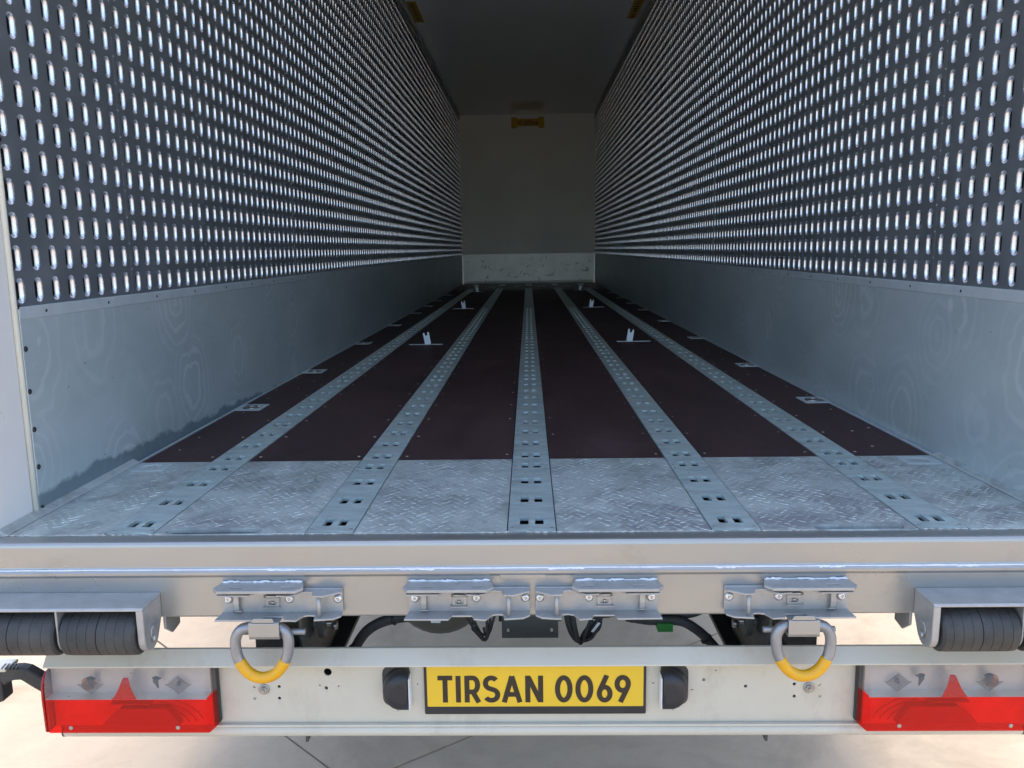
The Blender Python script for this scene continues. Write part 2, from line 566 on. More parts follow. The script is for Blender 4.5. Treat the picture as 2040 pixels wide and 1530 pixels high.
# front floor plate under the bulkhead
b = MB(); b.box(-1.212, 1.212, 11.252, L - .01, -.022, -.001)
fb = b.build('front_floor_plate', 'front_board', floor)
for x in RX:
    b = MB(); b.plate(rrect(x - .05, x + .05, 12.75, 13.25, .01), 'z', -.001, .002, holes=[rrect(x - .025, x + .025, 12.82, 13.0, .004)])
    b.build('front_track_piece', 'rail_steel', fb)
# tracks
def pit_rows():
    rows = []
    seg = [(-.0735, .4785, [-.005, .168, .339]), (.4785, 2.190, None), (2.190, 4.115, None), (4.115, 6.02, None), (6.02, 7.9, None), (7.9, 11.75, [])]
    for a, b_, r in seg:
        if r is None:
            r = [a + .0275 + .169 * i for i in range(12) if a + .0275 + .169 * i < b_ - .05]
            if r and b_ - r[-1] > .14: r.append(b_ - .095)
        rows.append((a, b_, r))
    rows[1] = (.4785, 2.190, [.504, .628, .795, .965, 1.131, 1.303, 1.472, 1.642, 1.820, 1.990, 2.155])
    rows[2] = (2.190, 4.115, [2.28, 2.45, 2.621, 2.791, 2.966, 3.129, 3.294, 3.470, 3.647, 3.826, 4.02])
    rows[4] = (6.02, 7.9, [6.06 + .169 * i for i in range(7)])
    return rows
ROWS = pit_rows()
HX, HY, PXO = .0102, .0265, .0178
trackmesh = []
for xi, x in enumerate(RX):
    tr = empty('floor_track', (x, 0, FZ), floor)
    for si, (a, b_, rows) in enumerate(ROWS):
        if xi == 0:
            b = MB()
            outer = [(-HW + .0015, a + .0008), (HW - .0015, a + .0008), (HW - .0015, b_ - .0008), (-HW + .0015, b_ - .0008)]
            holes = []
            for yr in rows:
                for sx in (-PXO, PXO):
                    holes.append(rrect(sx - HX, sx + HX, yr - HY, yr + HY, .003, 2))
            if not rows:
                holes = [rrect(-.02, .02, 11.45, 11.6, .005, 2)]
            b.plate(outer, 'z', -.008, .0012, holes=holes)
            b.box(-.034, .034, a, b_, -.034, -.027, 1)
            o = b.build('track_plate', ('rail_steel', 'pocket_steel'), tr, z=0, recalc=False)
            trackmesh.append(o)
            c = MB()
            ends = [a + .018, b_ - .018] + [a + .018 + .5 * q for q in range(1, int((b_ - a) / .5))]
            for yy in ends:
                for sx in (-.046, .046):
                    c.dome((sx, yy, .0010), (0, 0, 1), .0048, .0014, 8)
            for yy in ([.400, .425] if si == 0 else []):
                for sx in (-.018, .018):
                    c.dome((sx, yy, .0010), (0, 0, 1), .0035, .002, 8)
            c.build('screw', 'screw_steel', o, z=0, kind='stuff')
        else:
            copy(trackmesh[si], tr)
# plywood screws beside the tracks
b = MB()
for x in RX:
    for s_ in (-1, 1):
        y = .64
        while y < 7:
            if random.random() < .86:
                b.dome((x + s_ * (HW + .019 + random.uniform(-.002, .002)), y + random.uniform(-.01, .01), -.0008), (0, 0, 1), .0056, .0014, 7)
            y += .285
for s_ in (-1, 1):
    for y in [.70 + .31 * i for i in range(16)]:
        for xx in (1.09, 1.175):
            if random.random() < .6:
                b.dome((s_ * (xx + random.uniform(-.02, .02)), y + random.uniform(-.08, .08), -.0008), (0, 0, 1), .0056, .0014, 7)
b.build('board_screw', 'brass_screw', floor, kind='stuff')
# edge profile along both walls
for s_ in (-1, 1):
    b = MB()
    b.plate([(s_ * 1.2135, -.02), (s_ * 1.2135, .003), (s_ * 1.2215, .003), (s_ * 1.2225, -.012), (s_ * 1.236, -.012), (s_ * 1.236, -.02)], 'y', .10, 11.3)
    b.build('edge_profile', 'bare_aluminium', floor)
    b = MB()
    b.plate([(s_ * 1.2130, -.02), (s_ * 1.2130, .001), (s_ * 1.232, .010), (s_ * 1.239, .012), (s_ * 1.239, -.02)], 'y', -.08, .586)
    b.build('rear_edge_strip', 'chequer_steel', floor)

# recessed lashing points in the floor
def lashing_point():
    b = MB()
    b.plate(rrect(-.054, .054, -.067, .067, .008), 'z', -.0005, .0022, holes=[stadium(0, 0, .036, .046)])
    o = b.build('lashing_point', 'bare_aluminium', floor, z=0)
    c = MB()
    pr = [(stadium(0, 0, .036, .046), .001), (stadium(0, 0, .030, .040), -.014)]
    n = len(pr[0][0])
    vs = [(p[0], p[1], z) for lp, z in pr for p in lp]
    c.add(vs, [(i, (i + 1) % n, n + (i + 1) % n, n + i) for i in range(n)] + [tuple(range(n, 2 * n))], 0, False)
    c.build('recess_cup', 'bracket_steel', o, z=0)
    c = MB()
    c.tube([(.022 * math.cos(R(a)), .026 * math.sin(R(a)) - .004, .001) for a in range(0, 360, 24)], .0045, 6, closed=True)
    c.tube([(-.034, .024, .0), (.034, .024, .0)], .006, 6)
    c.build('folded_ring', 'screw_steel', o, z=0)
    return o
lp0 = None
LP = [(-1.162, y) for y in (1.487, 2.519, 3.868, 5.255, 6.61, 7.66, 8.69, 9.97)] + [(1.1735, y) for y in (1.521, 2.576, 3.96, 5.36, 6.69, 7.72, 8.81, 10.0)]
LP += [(-.62, 12.25), (-.2, 12.35), (.22, 12.35), (.65, 12.25)]
for x, y in LP:
    if lp0 is None:
        lp0 = lashing_point(); lp0.location = (x, y, FZ)
    else:
        copy(lp0, floor, (x, y, FZ), (0, 0, math.pi if x > 0 else 0))
for x in (-1.15, 1.15):
    b = MB(); b.plate(rrect(-.050, .050, -.045, .045, .008), 'z', .0002, .0016, holes=[stadium(0, 0, .034, .026)])
    o = b.build('rear_recess', 'bare_aluminium', floor, z=0)
    o.location = (x, .525, FZ)
    b = MB()
    pr = [(stadium(0, 0, .034, .026), .0010), (stadium(0, 0, .022, .014), -.0085)]
    n = len(pr[0][0])
    b.add([(p[0], p[1], z) for lp, z in pr for p in lp], [(q, (q + 1) % n, n + (q + 1) % n, n + q) for q in range(n)] + [tuple(range(n, 2 * n))], 0, True)
    b.build('recess_cup', 'bare_aluminium', o, z=0)

# fold-up stops
def load_stop():
    b = MB(); b.plate(rrect(-.115, .115, -.013, .013, .004), 'z', -.001, .003)
    o = b.build('load_stop', 'bare_aluminium', floor, z=0)
    c = MB()
    pts = [(-.021, .002), (.021, .002), (.021, .078), (.0195, .083), (.0145, .085), (.010, .083), (.0085, .079), (.0085, .069), (.006, .064), (0, .062), (-.006, .064),
           (-.0085, .069), (-.0085, .079), (-.010, .083), (-.0145, .085), (-.0195, .083), (-.021, .078)]
    c.plate(pts, 'y', -.003, .003)
    t_ = c.build('upright_tab', 'bare_aluminium', o, z=0, bevel=.0008)
    return o, t_
ls, tb = load_stop()
first = True
for x, y, tx, lean in ((-.710, 3.745, .015, -11), (.711, 3.785, -.029, 10), (-.72, 7.18, .01, -9), (.70, 7.15, -.03, 9), (-.80, 10.8, .02, -9), (.80, 10.9, -.02, 9)):
    o = ls if first else copy(ls, floor)
    first = False
    o.location = (x, y, FZ)
    t_ = o.children[0]
    t_.location = (tx, 0, 0)
    t_.rotation_euler = (R(-10), R(lean), 0)

# -- side walls
CP, RP, NR = .07703, .0789, 31
PW = 8 * CP + .0014
Z0 = .5145
def panel_mesh(ncol, plain=0.0):
    b = MB()
    hx, hy = .0178, .0312
    N = 20
    prof = [(0, 0)] + [(hx * t, .0125 * math.sqrt(1 - (1 - t) ** 2)) for t in (.02, .06, .13, .22, .33, .44)]
    for c in range(ncol):
        for r in range(NR):
            cy = (c + .5) * CP; cz = (r + .5) * RP
            rings = []
            for ins, dep in prof:
                st = stadium(0, 0, hx - ins, hy - ins, 8)
                rings.append([(dep, cy + p[0], cz + p[1]) for p in st])
            n = len(rings[0])
            vs = [p for rg in rings for p in rg]
            fs = [(i * n + q, i * n + (q + 1) % n, (i + 1) * n + (q + 1) % n, (i + 1) * n + q) for i in range(len(prof) - 1) for q in range(n)]
            b.add(vs, fs, 1, True)
            y0, y1, z0, z1 = c * CP, (c + 1) * CP, r * RP, (r + 1) * RP
            # sheet round the slot: four corner faces
            rg = rings[0]
            # slot points run: top cap from angle 0 to 180 (index 0..8), bottom cap 180 to 360 (9..17)
            quad = [((y1, z1), range(0, 5)), ((y0, z1), range(4, 9)), ((y0, z0), range(9, 14)), ((y1, z0), range(13, 18))]
            mid = [((y1, cz), (cy, z1)), ((cy, z1), (y0, cz)), ((y0, cz), (cy, z0)), ((cy, z0), (y1, cz))]
            for (corner, idx), (ma, mb) in zip(quad, mid):
                pts = [(0, *ma), (0, *corner), (0, *mb)] + [rg[i] for i in reversed(list(idx))]
                b.add(pts, [tuple(range(len(pts)))], 0, False)
            b.add([(0, y1, cz), rg[0], rg[17]], [(0, 1, 2)])
            b.add([(0, y0, cz), rg[9], rg[8]], [(0, 1, 2)])
    zt = NR * RP
    if plain:
        b.add([(0, ncol * CP, 0), (0, ncol * CP + plain, 0), (0, ncol * CP + plain, zt), (0, ncol * CP, zt)], [(0, 1, 2, 3)])
    b.add([(0, 0, zt), (0, ncol * CP + plain, zt), (0, ncol * CP + plain, zt + .045), (0, 0, zt + .045)], [(0, 1, 2, 3)])
    # folded edge at the seam
    b.add([(0, 0, 0), (.003, 0, 0), (.003, 0, zt), (0, 0, zt)], [(0, 1, 2, 3)])
    return b
pm = panel_mesh(8)
p0 = pm.build('lining_panel', ('lining_sheet', 'lit_slot_edge'), None, z=0, recalc=False)
c = MB()
for r in range(NR + 1):
    c.dome((0, .0045, r * RP + random.uniform(-.002, .002)), (-1, 0, 0), .0034, .0014, 7)
    for dz in (.018, .034, .052):
        c.dome((0, .003 + random.uniform(-.003, .003), r * RP + dz), (-1, 0, 0), random.uniform(.0012, .0024), .001, 5)
riv = c.build('rivet', 'bright_steel', p0, z=0, kind='stuff')
pl2 = panel_mesh(2, .06).build('lining_panel', ('lining_sheet', 'lit_slot_edge'), None, z=0, recalc=False)
first = True
for s_, off in ((-1, .0724), (1, .0894)):
    wall = MB()
    wall.box(s_ * 1.268, s_ * 1.285, .09, L + .05, -.16, H + .06)
    wobj = wall.build('side_wall', 'wall_backing', T)
    n = 0
    y = off
    while y + PW < L:
        if first:
            o = p0; first = False
            o.parent = wobj
        else:
            o = copy(p0, wobj)
        # right hand wall: same sheet turned over
        if s_ < 0:
            o.location = (-W, y, FZ + Z0); o.rotation_euler = (0, 0, R(random.uniform(-.12, .12))); o.scale = (-1, 1, 1)
        else:
            o.location = (W, y, FZ + Z0); o.rotation_euler = (0, 0, R(random.uniform(-.12, .12))); o.scale = (1, 1, 1)
        o.location.x += s_ * random.uniform(0, .0006)
        y += PW; n += 1
        if n % 2 == 1:
            b = MB(); b.box(s_ * 1.2575, s_ * 1.268, y - .012, y + .050, .0, H)
            b.build('side_post', 'post_aluminium', wobj)
    o = copy(pl2, wobj)
    o.location = (s_ * W, y, FZ + Z0)
    o.scale = (s_, 1, 1)
    # kick board and its cap strip
    b = MB(); b.box(s_ * 1.2372, s_ * 1.2655, .09, L - .02, -.02, .513)
    kb = b.build('kick_board', 'stained_aluminium', wobj, bevel=.001, seg=1)
    b = MB(); b.plate([(s_ * 1.2368, .484), (s_ * 1.2345, .486), (s_ * 1.2335, .512), (s_ * 1.2345, .5155), (s_ * 1.2395, .5155), (s_ * 1.2368, .513)], 'y', .092, 11.9)
    cs = b.build('cap_strip', 'bare_aluminium', kb)
    b = MB()
    for q in range(26):
        b.dome((s_ * 1.2340, .20 + q * .32, .500), (-s_, 0, 0), .0045, .0018, 8)
    b.build('strip_rivet', 'dark_screw', cs, kind='stuff')
    b = MB()
    for q in range(60):
        b.dome((s_ * 1.2372, random.uniform(.2, 7), random.uniform(.05, .47)), (-s_, 0, 0), random.uniform(.0018, .0032), .0015, 6)
    b.build('board_rivet', 'screw_steel', kb, kind='stuff')
    # rail under the roof
    b = MB(); b.box(s_ * 1.225, s_ * 1.268, .09, L, H - .085, H - .002)
    b.build('roof_rail', 'post_aluminium', wobj, bevel=.004)
    # rear corner post
    b = MB(); b.plate([(s_ * 1.2400, -.078), (s_ * 1.2400, .066), (s_ * 1.290, .086), (s_ * 1.290, -.125), (s_ * 1.262, -.125), (s_ * 1.2440, -.110)], 'z', -.002, H + .06)
    cp = b.build('corner_post', 'white_paint', T, bevel=.004)
    b = MB()
    b.tube([(s_ * 1.2415, .077, -.001), (s_ * 1.2415, .077, H)], .0085, 10)
    b.build('door_seal', 'seal_cream', cp)
    b = MB()
    for z in [.02 + .098 * q for q in range(31 if s_ < 0 else 5)]:
        b.dome((s_ * (1.2372 if z < .5 else 1.2398), (.100 if z < .5 else .0925 if s_ < 0 else .1) + random.uniform(-.002, .002), z + random.uniform(-.012, .012)), (-s_, 0, 0), .0075, .004, 8)
    b.build('post_screw', 'dark_screw', cp, kind='stuff')
for q in (p0,):
    pass
bpy.data.objects.remove(pl2)

# -- roof and front bulkhead
b = MB(); b.box(-1.285, 1.285, -.12, L + .06, H, H + .06)
roof = b.build('roof', 'roof_sheet', T)
b = MB(); b.box(-1.24, 1.24, -.12, -.02, H - .06, H - .001)
b.build('roof_header', 'white_paint', roof)
for x0, x1, y0, y1 in ((-1.186, -1.088, 6.77, 7.54), (1.078, 1.178, 6.86, 7.55)):
    b = MB(); b.box(x0, x1, y0, y1, H - .0012, H - .0002)
    o = b.build('warning_label', 'label_yellow', roof)
    b = MB()
    for q in range(9):
        yy = y0 + .06 + q * .075
        b.box(x0 + .03, x1 - .03, yy, yy + random.uniform(.015, .05), H - .0020, H - .0013)
    b.build('label_print', 'print_black', o)
b = MB(); b.box(-1.239, 1.239, L, L + .05, -.045, H - .001)
fwall = b.build('front_bulkhead', 'front_sheet', T)
b = MB(); b.box(-1.225, 1.225, L - .012, L - .001, .035, .545)
b.build('scuff_plate', 'scuffed_aluminium', fwall, bevel=.003)
b = MB()
for x, z in ((-1.16, .75), (-.36, .76), (-.97, 2.66)):
    b.dome((x, L, z), (0, -1, 0), .012, .006, 8)
b.build('bulkhead_screw', 'screw_steel', fwall, kind='stuff')
lab = MB()
lab.plate([(-.285, 2.81), (-.195, 2.81), (-.175, 2.845), (.205, 2.845), (.225, 2.81), (.315, 2.81), (.315, 3.005), (.225, 3.005), (.205, 2.975), (-.175, 2.975), (-.195, 3.005), (-.285, 3.005)], 'y', L - .0015, L - .0003)
hl = lab.build('height_label', 'label_yellow', fwall)

# ------------------------------------------------------------------ stroke lettering (flat print)
def arc(cx, cy, rx, ry, a0, a1, n=14):
    return [(cx + rx * math.cos(R(a0 + (a1 - a0) * i / n)), cy + ry * math.sin(R(a0 + (a1 - a0) * i / n))) for i in range(n + 1)]
GL = {
    'T': [[(0, .92), (.80, .92)], [(.40, 1), (.40, 0)]],
    'I': [[(.08, 1), (.08, 0)]],
    'R': [[(.08, 0), (.08, 1)], [(.08, .92), (.42, .92)] + arc(.42, .66, .26, .26, 90, -90)[1:] + [(.08, .40)], [(.40, .40), (.74, 0)]],
    'S': [arc(.41, .715, .29, .205, 35, 180, 12) + arc(.41, .715, .29, .205, 180, 262, 6)[1:] + arc(.41, .285, .31, .205, 82, -60, 14) + arc(.41, .285, .31, .205, -60, -150, 9)[1:]],
    'A': [[(.06, 0), (.50, .98)], [(.50, .98), (.94, 0)], [(.24, .30), (.76, .30)]],
    'N': [[(.08, 0), (.08, 1)], [(.11, .95), (.77, .05)], [(.80, 0), (.80, 1)]],
    '0': [arc(.43, .5, .35, .42, 0, 360, 32)],
    '6': [arc(.42, .32, .33, .245, 0, 360, 28), [(.13, .45), (.55, 1.0)]],
    '9': [arc(.42, .68, .33, .245, 0, 360, 28), [(.71, .55), (.29, 0)]],
    'H': [[(.08, 0), (.08, 1)], [(.72, 0), (.72, 1)], [(.08, .5), (.72, .5)]],
    '=': [[(.05, .36), (.55, .36)], [(.05, .62), (.55, .62)]],
    '2': [arc(.38, .68, .30, .24, 160, -30, 12) + [(.06, .08), (.72, .08)]],
    '8': [arc(.38, .71, .26, .21, 0, 360, 20), arc(.38, .27, .30, .22, 0, 360, 20)],
    '5': [[(.66, .92), (.16, .92), (.12, .55)] + arc(.36, .32, .30, .25, 115, -140, 14)],
    'c': [arc(.34, .32, .26, .27, 45, 315, 14)],
    'm': [[(.08, 0), (.08, .62)], arc(.26, .40, .18, .2, 180, 0, 8) + [(.44, 0)], arc(.62, .40, .18, .2, 180, 0, 8) + [(.80, 0)]],
}
def stroke(b, path, w, fx, y):
    n = len(path)
    closed = (Vector(path[0]) - Vector(path[-1])).length < 1e-4
    P = [Vector(fx(p)) for p in path]
    lft, rgt = [], []
    for i in range(n):
        a = P[i - 1] if i else (P[-2] if closed else P[0])
        c = P[i + 1] if i < n - 1 else (P[1] if closed else P[-1])
        d1 = (P[i] - a); d2 = (c - P[i])
        if d1.length < 1e-9: d1 = d2
        if d2.length < 1e-9: d2 = d1
        d1.normalize(); d2.normalize()
        t = (d1 + d2).normalized()
        nn = Vector((-t.y, t.x))
        k_ = w / 2 / max(.4, nn.dot(Vector((-d1.y, d1.x))))
        lft.append(P[i] + nn * k_); rgt.append(P[i] - nn * k_)
    vs = [(p.x, y, p.y) for p in lft] + [(p.x, y, p.y) for p in rgt]
    b.add(vs, [(i, i + 1, n + i + 1, n + i) for i in range(n - 1)])
def text(glyphs, y, ztop, zbot, w, dy=.00003):
    b = MB()
    kk = 0
    for ch, x0, x1 in glyphs:
        xs = [p[0] for st in GL[ch] for p in st]
        lo, hi = min(xs), max(xs)
        h = ztop - zbot
        # stroke ends carry half a pen width beyond the centre line
        for st in GL[ch]:
            def fx(p, x0=x0, x1=x1, lo=lo, hi=hi):
                pad = w / 2 if ch not in 'T' else 0
                if hi - lo < 1e-6:
                    return ((x0 + x1) / 2, zbot + p[1] * h)
                return (x0 + pad + (p[0] - lo) / (hi - lo) * (x1 - x0 - 2 * pad), zbot + p[1] * h)
            stroke(b, st, w, fx, y - dy * kk)
            kk += 1
    return b
gx = [('H', -.165, -.115), ('=', -.100, -.068), ('2', -.055, -.010), ('8', .0, .045), ('5', .055, .100), ('c', .112, .142), ('m', .152, .200)]
text(gx, L - .0022, 2.945, 2.870, .011).build('label_print', 'print_black', hl, recalc=False)

# ------------------------------------------------------------------ under-run bumper with plate and lamps
b = MB()
holes = [circ(-.4925, -.350, .0095, 18), circ(-.498, -.391, .0045), circ(-.513, -.384, .0022, 8), circ(-.468, -.386, .0022, 8),
         circ(-.67, -.387, .004), circ(-.611, -.387, .004), circ(-.671, -.417, .004), circ(-.612, -.417, .004), circ(-.279, -.382, .0022, 8),
         circ(.28, -.381, .0022, 8), circ(.427, -.350, .002, 8), circ(.399, -.373, .0042), circ(.372, -.398, .002, 8), circ(.498, -.390, .0042),
         circ(.612, -.385, .004), circ(.670, -.386, .004), circ(.613, -.416, .004), circ(.672, -.416, .004)]
b.plate([(-1.145, -.484), (1.145, -.484), (1.145, -.3195), (-1.145, -.3195)], 'y', -.065, -.061, holes=holes)
bump = b.build('underrun_bumper', 'cream_paint', T)
b = MB()
b.plate([(-.0640, -.2880), (-.0690, -.2855), (-.0730, -.2862), (-.1000, -.3165), (-.1000, -.3200), (-.0965, -.3200), (-.0700, -.2905), (-.0640, -.3195), (-.061, -.3195), (-.061, -.2880)], 'x', -1.156, 1.156)
b.build('top_flange', 'cream_paint', bump, bevel=.0008)
b = MB()
pr = [(-.061, -.4845), (-.0675, -.4795), (-.0765, -.4800), (-.0775, -.4840), (-.0705, -.4880)]
pr += [(-.0625 + .0165 * math.cos(R(a)), -.4990 + .0150 * math.sin(R(a))) for a in range(120, 271, 15)]
pr += [(-.03, -.514), (-.03, -.4845)]
b.plate(pr, 'x', -1.137, 1.147)
b.build('lower_rail', 'cream_paint', bump)
for x0, x1 in ((-1.1405, -1.1375), (1.1475, 1.1505)):
    b = MB(); b.plate([(p[0] - .0008 if p[0] < -.05 else p[0], p[1]) for p in pr], 'x', x0, x1)
    b.build('rail_end_cap', 'black_plastic', bump)
for x, z in ((-.647, -.393), (.646, -.393)):
    b = MB()
    b.lathe((x, -.065, z), (0, -1, 0), [(0, .013), (.0025, .013), (.003, .0115)], 20)
    b.lathe((x, -.068, z), (0, -1, 0), [(0, .0088), (.006, .0088), (.007, .0078)], 6, smooth=False)
    b.lathe((x, -.075, z), (0, -1, 0), [(0, .0045), (.004, .0042)], 10)
    b.build('flange_bolt', 'screw_steel', bump)

# number plate in its holder
b = MB()
b.box(-.2625, .2625, -.0755, -.0653, -.4545, -.330)
pl = b.build('number_plate', 'black_plastic', T, bevel=.003)
pl['label'] = 'yellow number plate in a black holder below the bumper flange'
b = MB(); b.plate(rrect(-.2550, .2555, -.4330, -.3310, .002), 'y', -.0768, -.0757)
yp = b.build('plate_face', 'plate_yellow', pl)
def tx(u): return -.2300 + (u - 607) * .000438
gl = [('T', 607, 688), ('I', 707, 730), ('R', 752, 843), ('S', 852, 945), ('A', 952, 1065), ('N', 1080, 1177), ('0', 1240, 1335), ('0', 1350, 1447), ('6', 1465, 1550), ('9', 1560, 1648)]
text([(c_, tx(a), tx(b_)) for c_, a, b_ in gl], -.0770, -.3545, -.4225, .0121).build('lettering', 'letter_brown', pl, recalc=False)

# plate lamps
for s_ in (-1, 1):
    b = MB()
    lay = [(-.0655, 1.0), (-.078, 1.0), (-.092, .96), (-.101, .86), (-.106, .70), (-.1075, .45)]
    def dsh(k_):
        p = [(.2975, -.338), (.2975, -.434)]
        p += [(.318 + .042 * math.cos(R(a)) * 1.0, -.386 + .048 * math.sin(R(a))) for a in range(-90, 91, 15)]
        cx, cz = .312, -.384
        return [(s_ * (max(.2975, cx + (x - cx) * k_)), cz + (z - cz) * k_) for x, z in p]
    loops = [[(x, y, z) for x, z in dsh(k_)] for y, k_ in lay]
    n = len(loops[0])
    b.add([p for lp in loops for p in lp], [(i * n + q, i * n + (q + 1) % n, (i + 1) * n + (q + 1) % n, (i + 1) * n + q) for i in range(len(lay) - 1) for q in range(n)], 0, True)
    b.add(loops[-1], [tuple(range(n))])
    o = b.build('plate_lamp', 'black_plastic', T)
    b = MB(); b.box(s_ * .2935, s_ * .2972, -.098, -.067, -.430, -.352)
    b.build('lamp_lens', 'tape_white', o, bevel=.002)
    b = MB(); b.dome((s_ * .3345, -.1005, -.368), (0, -1, 0), .0042, .004, 10); b.dome((s_ * .322, -.0985, -.429), (0, -1, 0), .003, .003, 8)
    b.build('screw', 'screw_steel', o)
    b = MB(); b.plate(rrect(.2955, .3625, -.4365, -.334, .02) if s_ > 0 else [(-x, z) for x, z in rrect(.2955, .3625, -.4365, -.334, .02)], 'y', -.0662, -.0653)
    b.build('gasket', 'black_rubber', o)

# tail lamps
def tail_lamp(s_):
    x0, x1 = .7650, 1.1420
    def X(v): return s_ * v
    b = MB()
    b.plate([(X(.752), -.4715), (X(.752), -.322), (X(1.150), -.322), (X(1.150), -.4715)], 'y', -.0800, -.0655)
    base = b.build('tail_lamp', 'black_plastic', T, bevel=.003)
    # lens shell cross-sections: rounded top edge, square-ish bottom
    low = [(-.0805, -.4735), (-.1130, -.4735), (-.1200, -.4720), (-.1240, -.4680), (-.1250, -.4620), (-.1250, -.3850)]
    hig = [(-.1250, -.3846), (-.1240, -.3600), (-.1200, -.3420), (-.1130, -.3290), (-.1020, -.3220), (-.0805, -.3200)]
    for nm, sec, mt in (('red_lens', low, 'lens_red'), ('clear_lens', hig, 'lens_clear')):
        b = MB()
        n = len(sec)
        # ends taper back towards the base so the side faces are slanted
        def ring(x, xb):
            return [(X(x + (xb - x) * min(1, (y + .125) / .045)), y, z) for y, z in sec]
        stations = [ring(x0 + .001, .7555), ring(x0 + .004, .757)] + [ring(x0 + .004 + (x1 - x0 - .012) * i / 6, x0 + .004 + (x1 - x0 - .012) * i / 6) for i in range(1, 6)] + [ring(x1 - .006, x1 + .004), ring(x1, x1 + .006)]
        vs = [p for st in stations for p in st]
        b.add(vs, [(i * n + q, i * n + q + 1, (i + 1) * n + q + 1, (i + 1) * n + q) for i in range(len(stations) - 1) for q in range(n - 1)], 0, True)
        for st in (stations[0], stations[-1]):
            ybk = -.0805
            zz = [sec[0][1], sec[-1][1]]
            b.add(st + ([(st[0][0], ybk, zz[1])] if nm == 'red_lens' else [(st[-1][0], ybk, zz[0])]), [tuple(range(n + 1))], 0, False)
        b.build(nm, mt, base, recalc=True)
    b = MB(); b.box(X(x0), X(x1 + .002), -.0900, -.0812, -.471, -.388); b.build('inner_tray', 'lamp_inner_red', base)
    b = MB(); b.box(X(x0), X(x1 + .002), -.0900, -.0812, -.3860, -.323); b.build('reflector', 'lamp_reflector', base)
    b = MB(); b.box(X(x0), X(x1), -.1236, -.0812, -.3868, -.3855); b.build('bounce_baffle', 'lamp_reflector', base)  # added plate that keeps red bounce out of the clear half
    # dark trapezoid reflex area behind the red lens
    b = MB(); b.plate([(X(.835), -.459), (X(1.022), -.459), (X(.975), -.4155), (X(.865), -.4155)], 'y', -.1120, -.0905); b.build('reflex_block', 'reflex_red', base, bevel=.002)
    b = MB(); b.box(X(.905), X(.998), -.112, -.0905, -.4060, -.4035); b.build('lens_rib', 'reflex_red', base)
    for q in range(3):
        b = MB(); r_ = .10 + .02 * q
        b.tube([(X(.905 + r_ * .9 * math.cos(R(a)) * -1), -.100, -.470 + r_ * .55 * math.sin(R(a))) for a in range(15, 80, 8)], .0015, 6); b.build('lens_rib', 'reflex_red', base)
    # red triangle reflector in the upper part
    b = MB()
    rows = [(-.3843, .9260, .9855), (-.3760, .9300, .9780), (-.3660, .9345, .9715), (-.3560, .9385, .9665), (-.3470, .9415, .9630), (-.3390, .9440, .9600), (-.3345, .9465, .9570)]
    zs = sorted([(z, y) for y, z in hig])
    def ylens(z):
        for (za, ya), (zb, yb) in zip(zs[:-1], zs[1:]):
            if za <= z <= zb:
                return ya + (yb - ya) * (z - za) / (zb - za)
        return zs[0][1]
    vs = [(X(xx), ylens(z) - .0007, z) for z, xa, xb in rows for xx in (xa, xb)]
    b.add(vs, [(2 * i, 2 * i + 1, 2 * i + 3, 2 * i + 2) for i in range(len(rows) - 1)], 0, True)
    b.build('triangle_reflector', 'triangle_red', base)
    # red cap closing the outer end of the lamp
    b = MB(); b.plate([(-.0656, -.4735), (-.1130, -.4735), (-.1215, -.4690), (-.1240, -.3850), (-.1215, -.3550), (-.1120, -.3360), (-.0980, -.3270), (-.0656, -.3240)], 'x', X(1.1470), X(1.1525))
    b.build('side_lens', 'triangle_red', base, bevel=.002)
    # dark socket in nested dark diamonds that draw the lens prisms' refraction
    for bx, am in ((1.047, True), (.8380, False)):
        b = MB()
        for q in range(8):
            r_ = .0040 + .0038 * q
            r2_ = r_ + .0015
            for a in range(4):
                if (am and q > 4 and a in (0, 1)) or (q > 5 and a in (0, 1)): continue
                t0, t1 = R(90 * a), R(90 * a + 90)
                pts = [(X(bx) + r_ * math.cos(t0), -.360 + r_ * .8 * math.sin(t0)), (X(bx) + r2_ * math.cos(t0), -.360 + r2_ * .8 * math.sin(t0)),
                       (X(bx) + r2_ * math.cos(t1), -.360 + r2_ * .8 * math.sin(t1)), (X(bx) + r_ * math.cos(t1), -.360 + r_ * .8 * math.sin(t1))]
                b.plate(pts, 'y', -.0995, -.0990)
        b.box(X(bx) - .0030, X(bx) + .0030, -.1000, -.0905, -.3650, -.3560)
        b.build('refraction_socket', 'bulb_dark', base)
        if am:
            b = MB(); b.dome((X(bx + .009), -.0905, -.3640), (0, -1, 0), .017, .008, 14); b.build('amber_bulb', 'bulb_amber', base)
    for bx in (.885, 1.040):
        b = MB()
        b.tube([(X(bx), -.107, -.3400), (X(bx + .002), -.107, -.3480), (X(bx - .0005), -.107, -.3570), (X(bx - .003), -.107, -.3660)], [.0072, .0065, .0035, .0016], 10)
        b.tube([(X(bx - .011), -.106, -.3415), (X(bx), -.107, -.3440), (X(bx + .010), -.106, -.3400)], [.0015, .0045, .0015], 8)
        b.build('bulb', 'bulb_dark', base)
    for bx in (.8350, 1.0880):
        b = MB()
        b.lathe((X(bx), -.1245, -.4560), (0, -1, 0), [(0, .0050), (.0016, .0048), (.0020, .0035)], 14)
        b.build('screw', 'screw_steel', base)
tail_lamp(-1); tail_lamp(1)

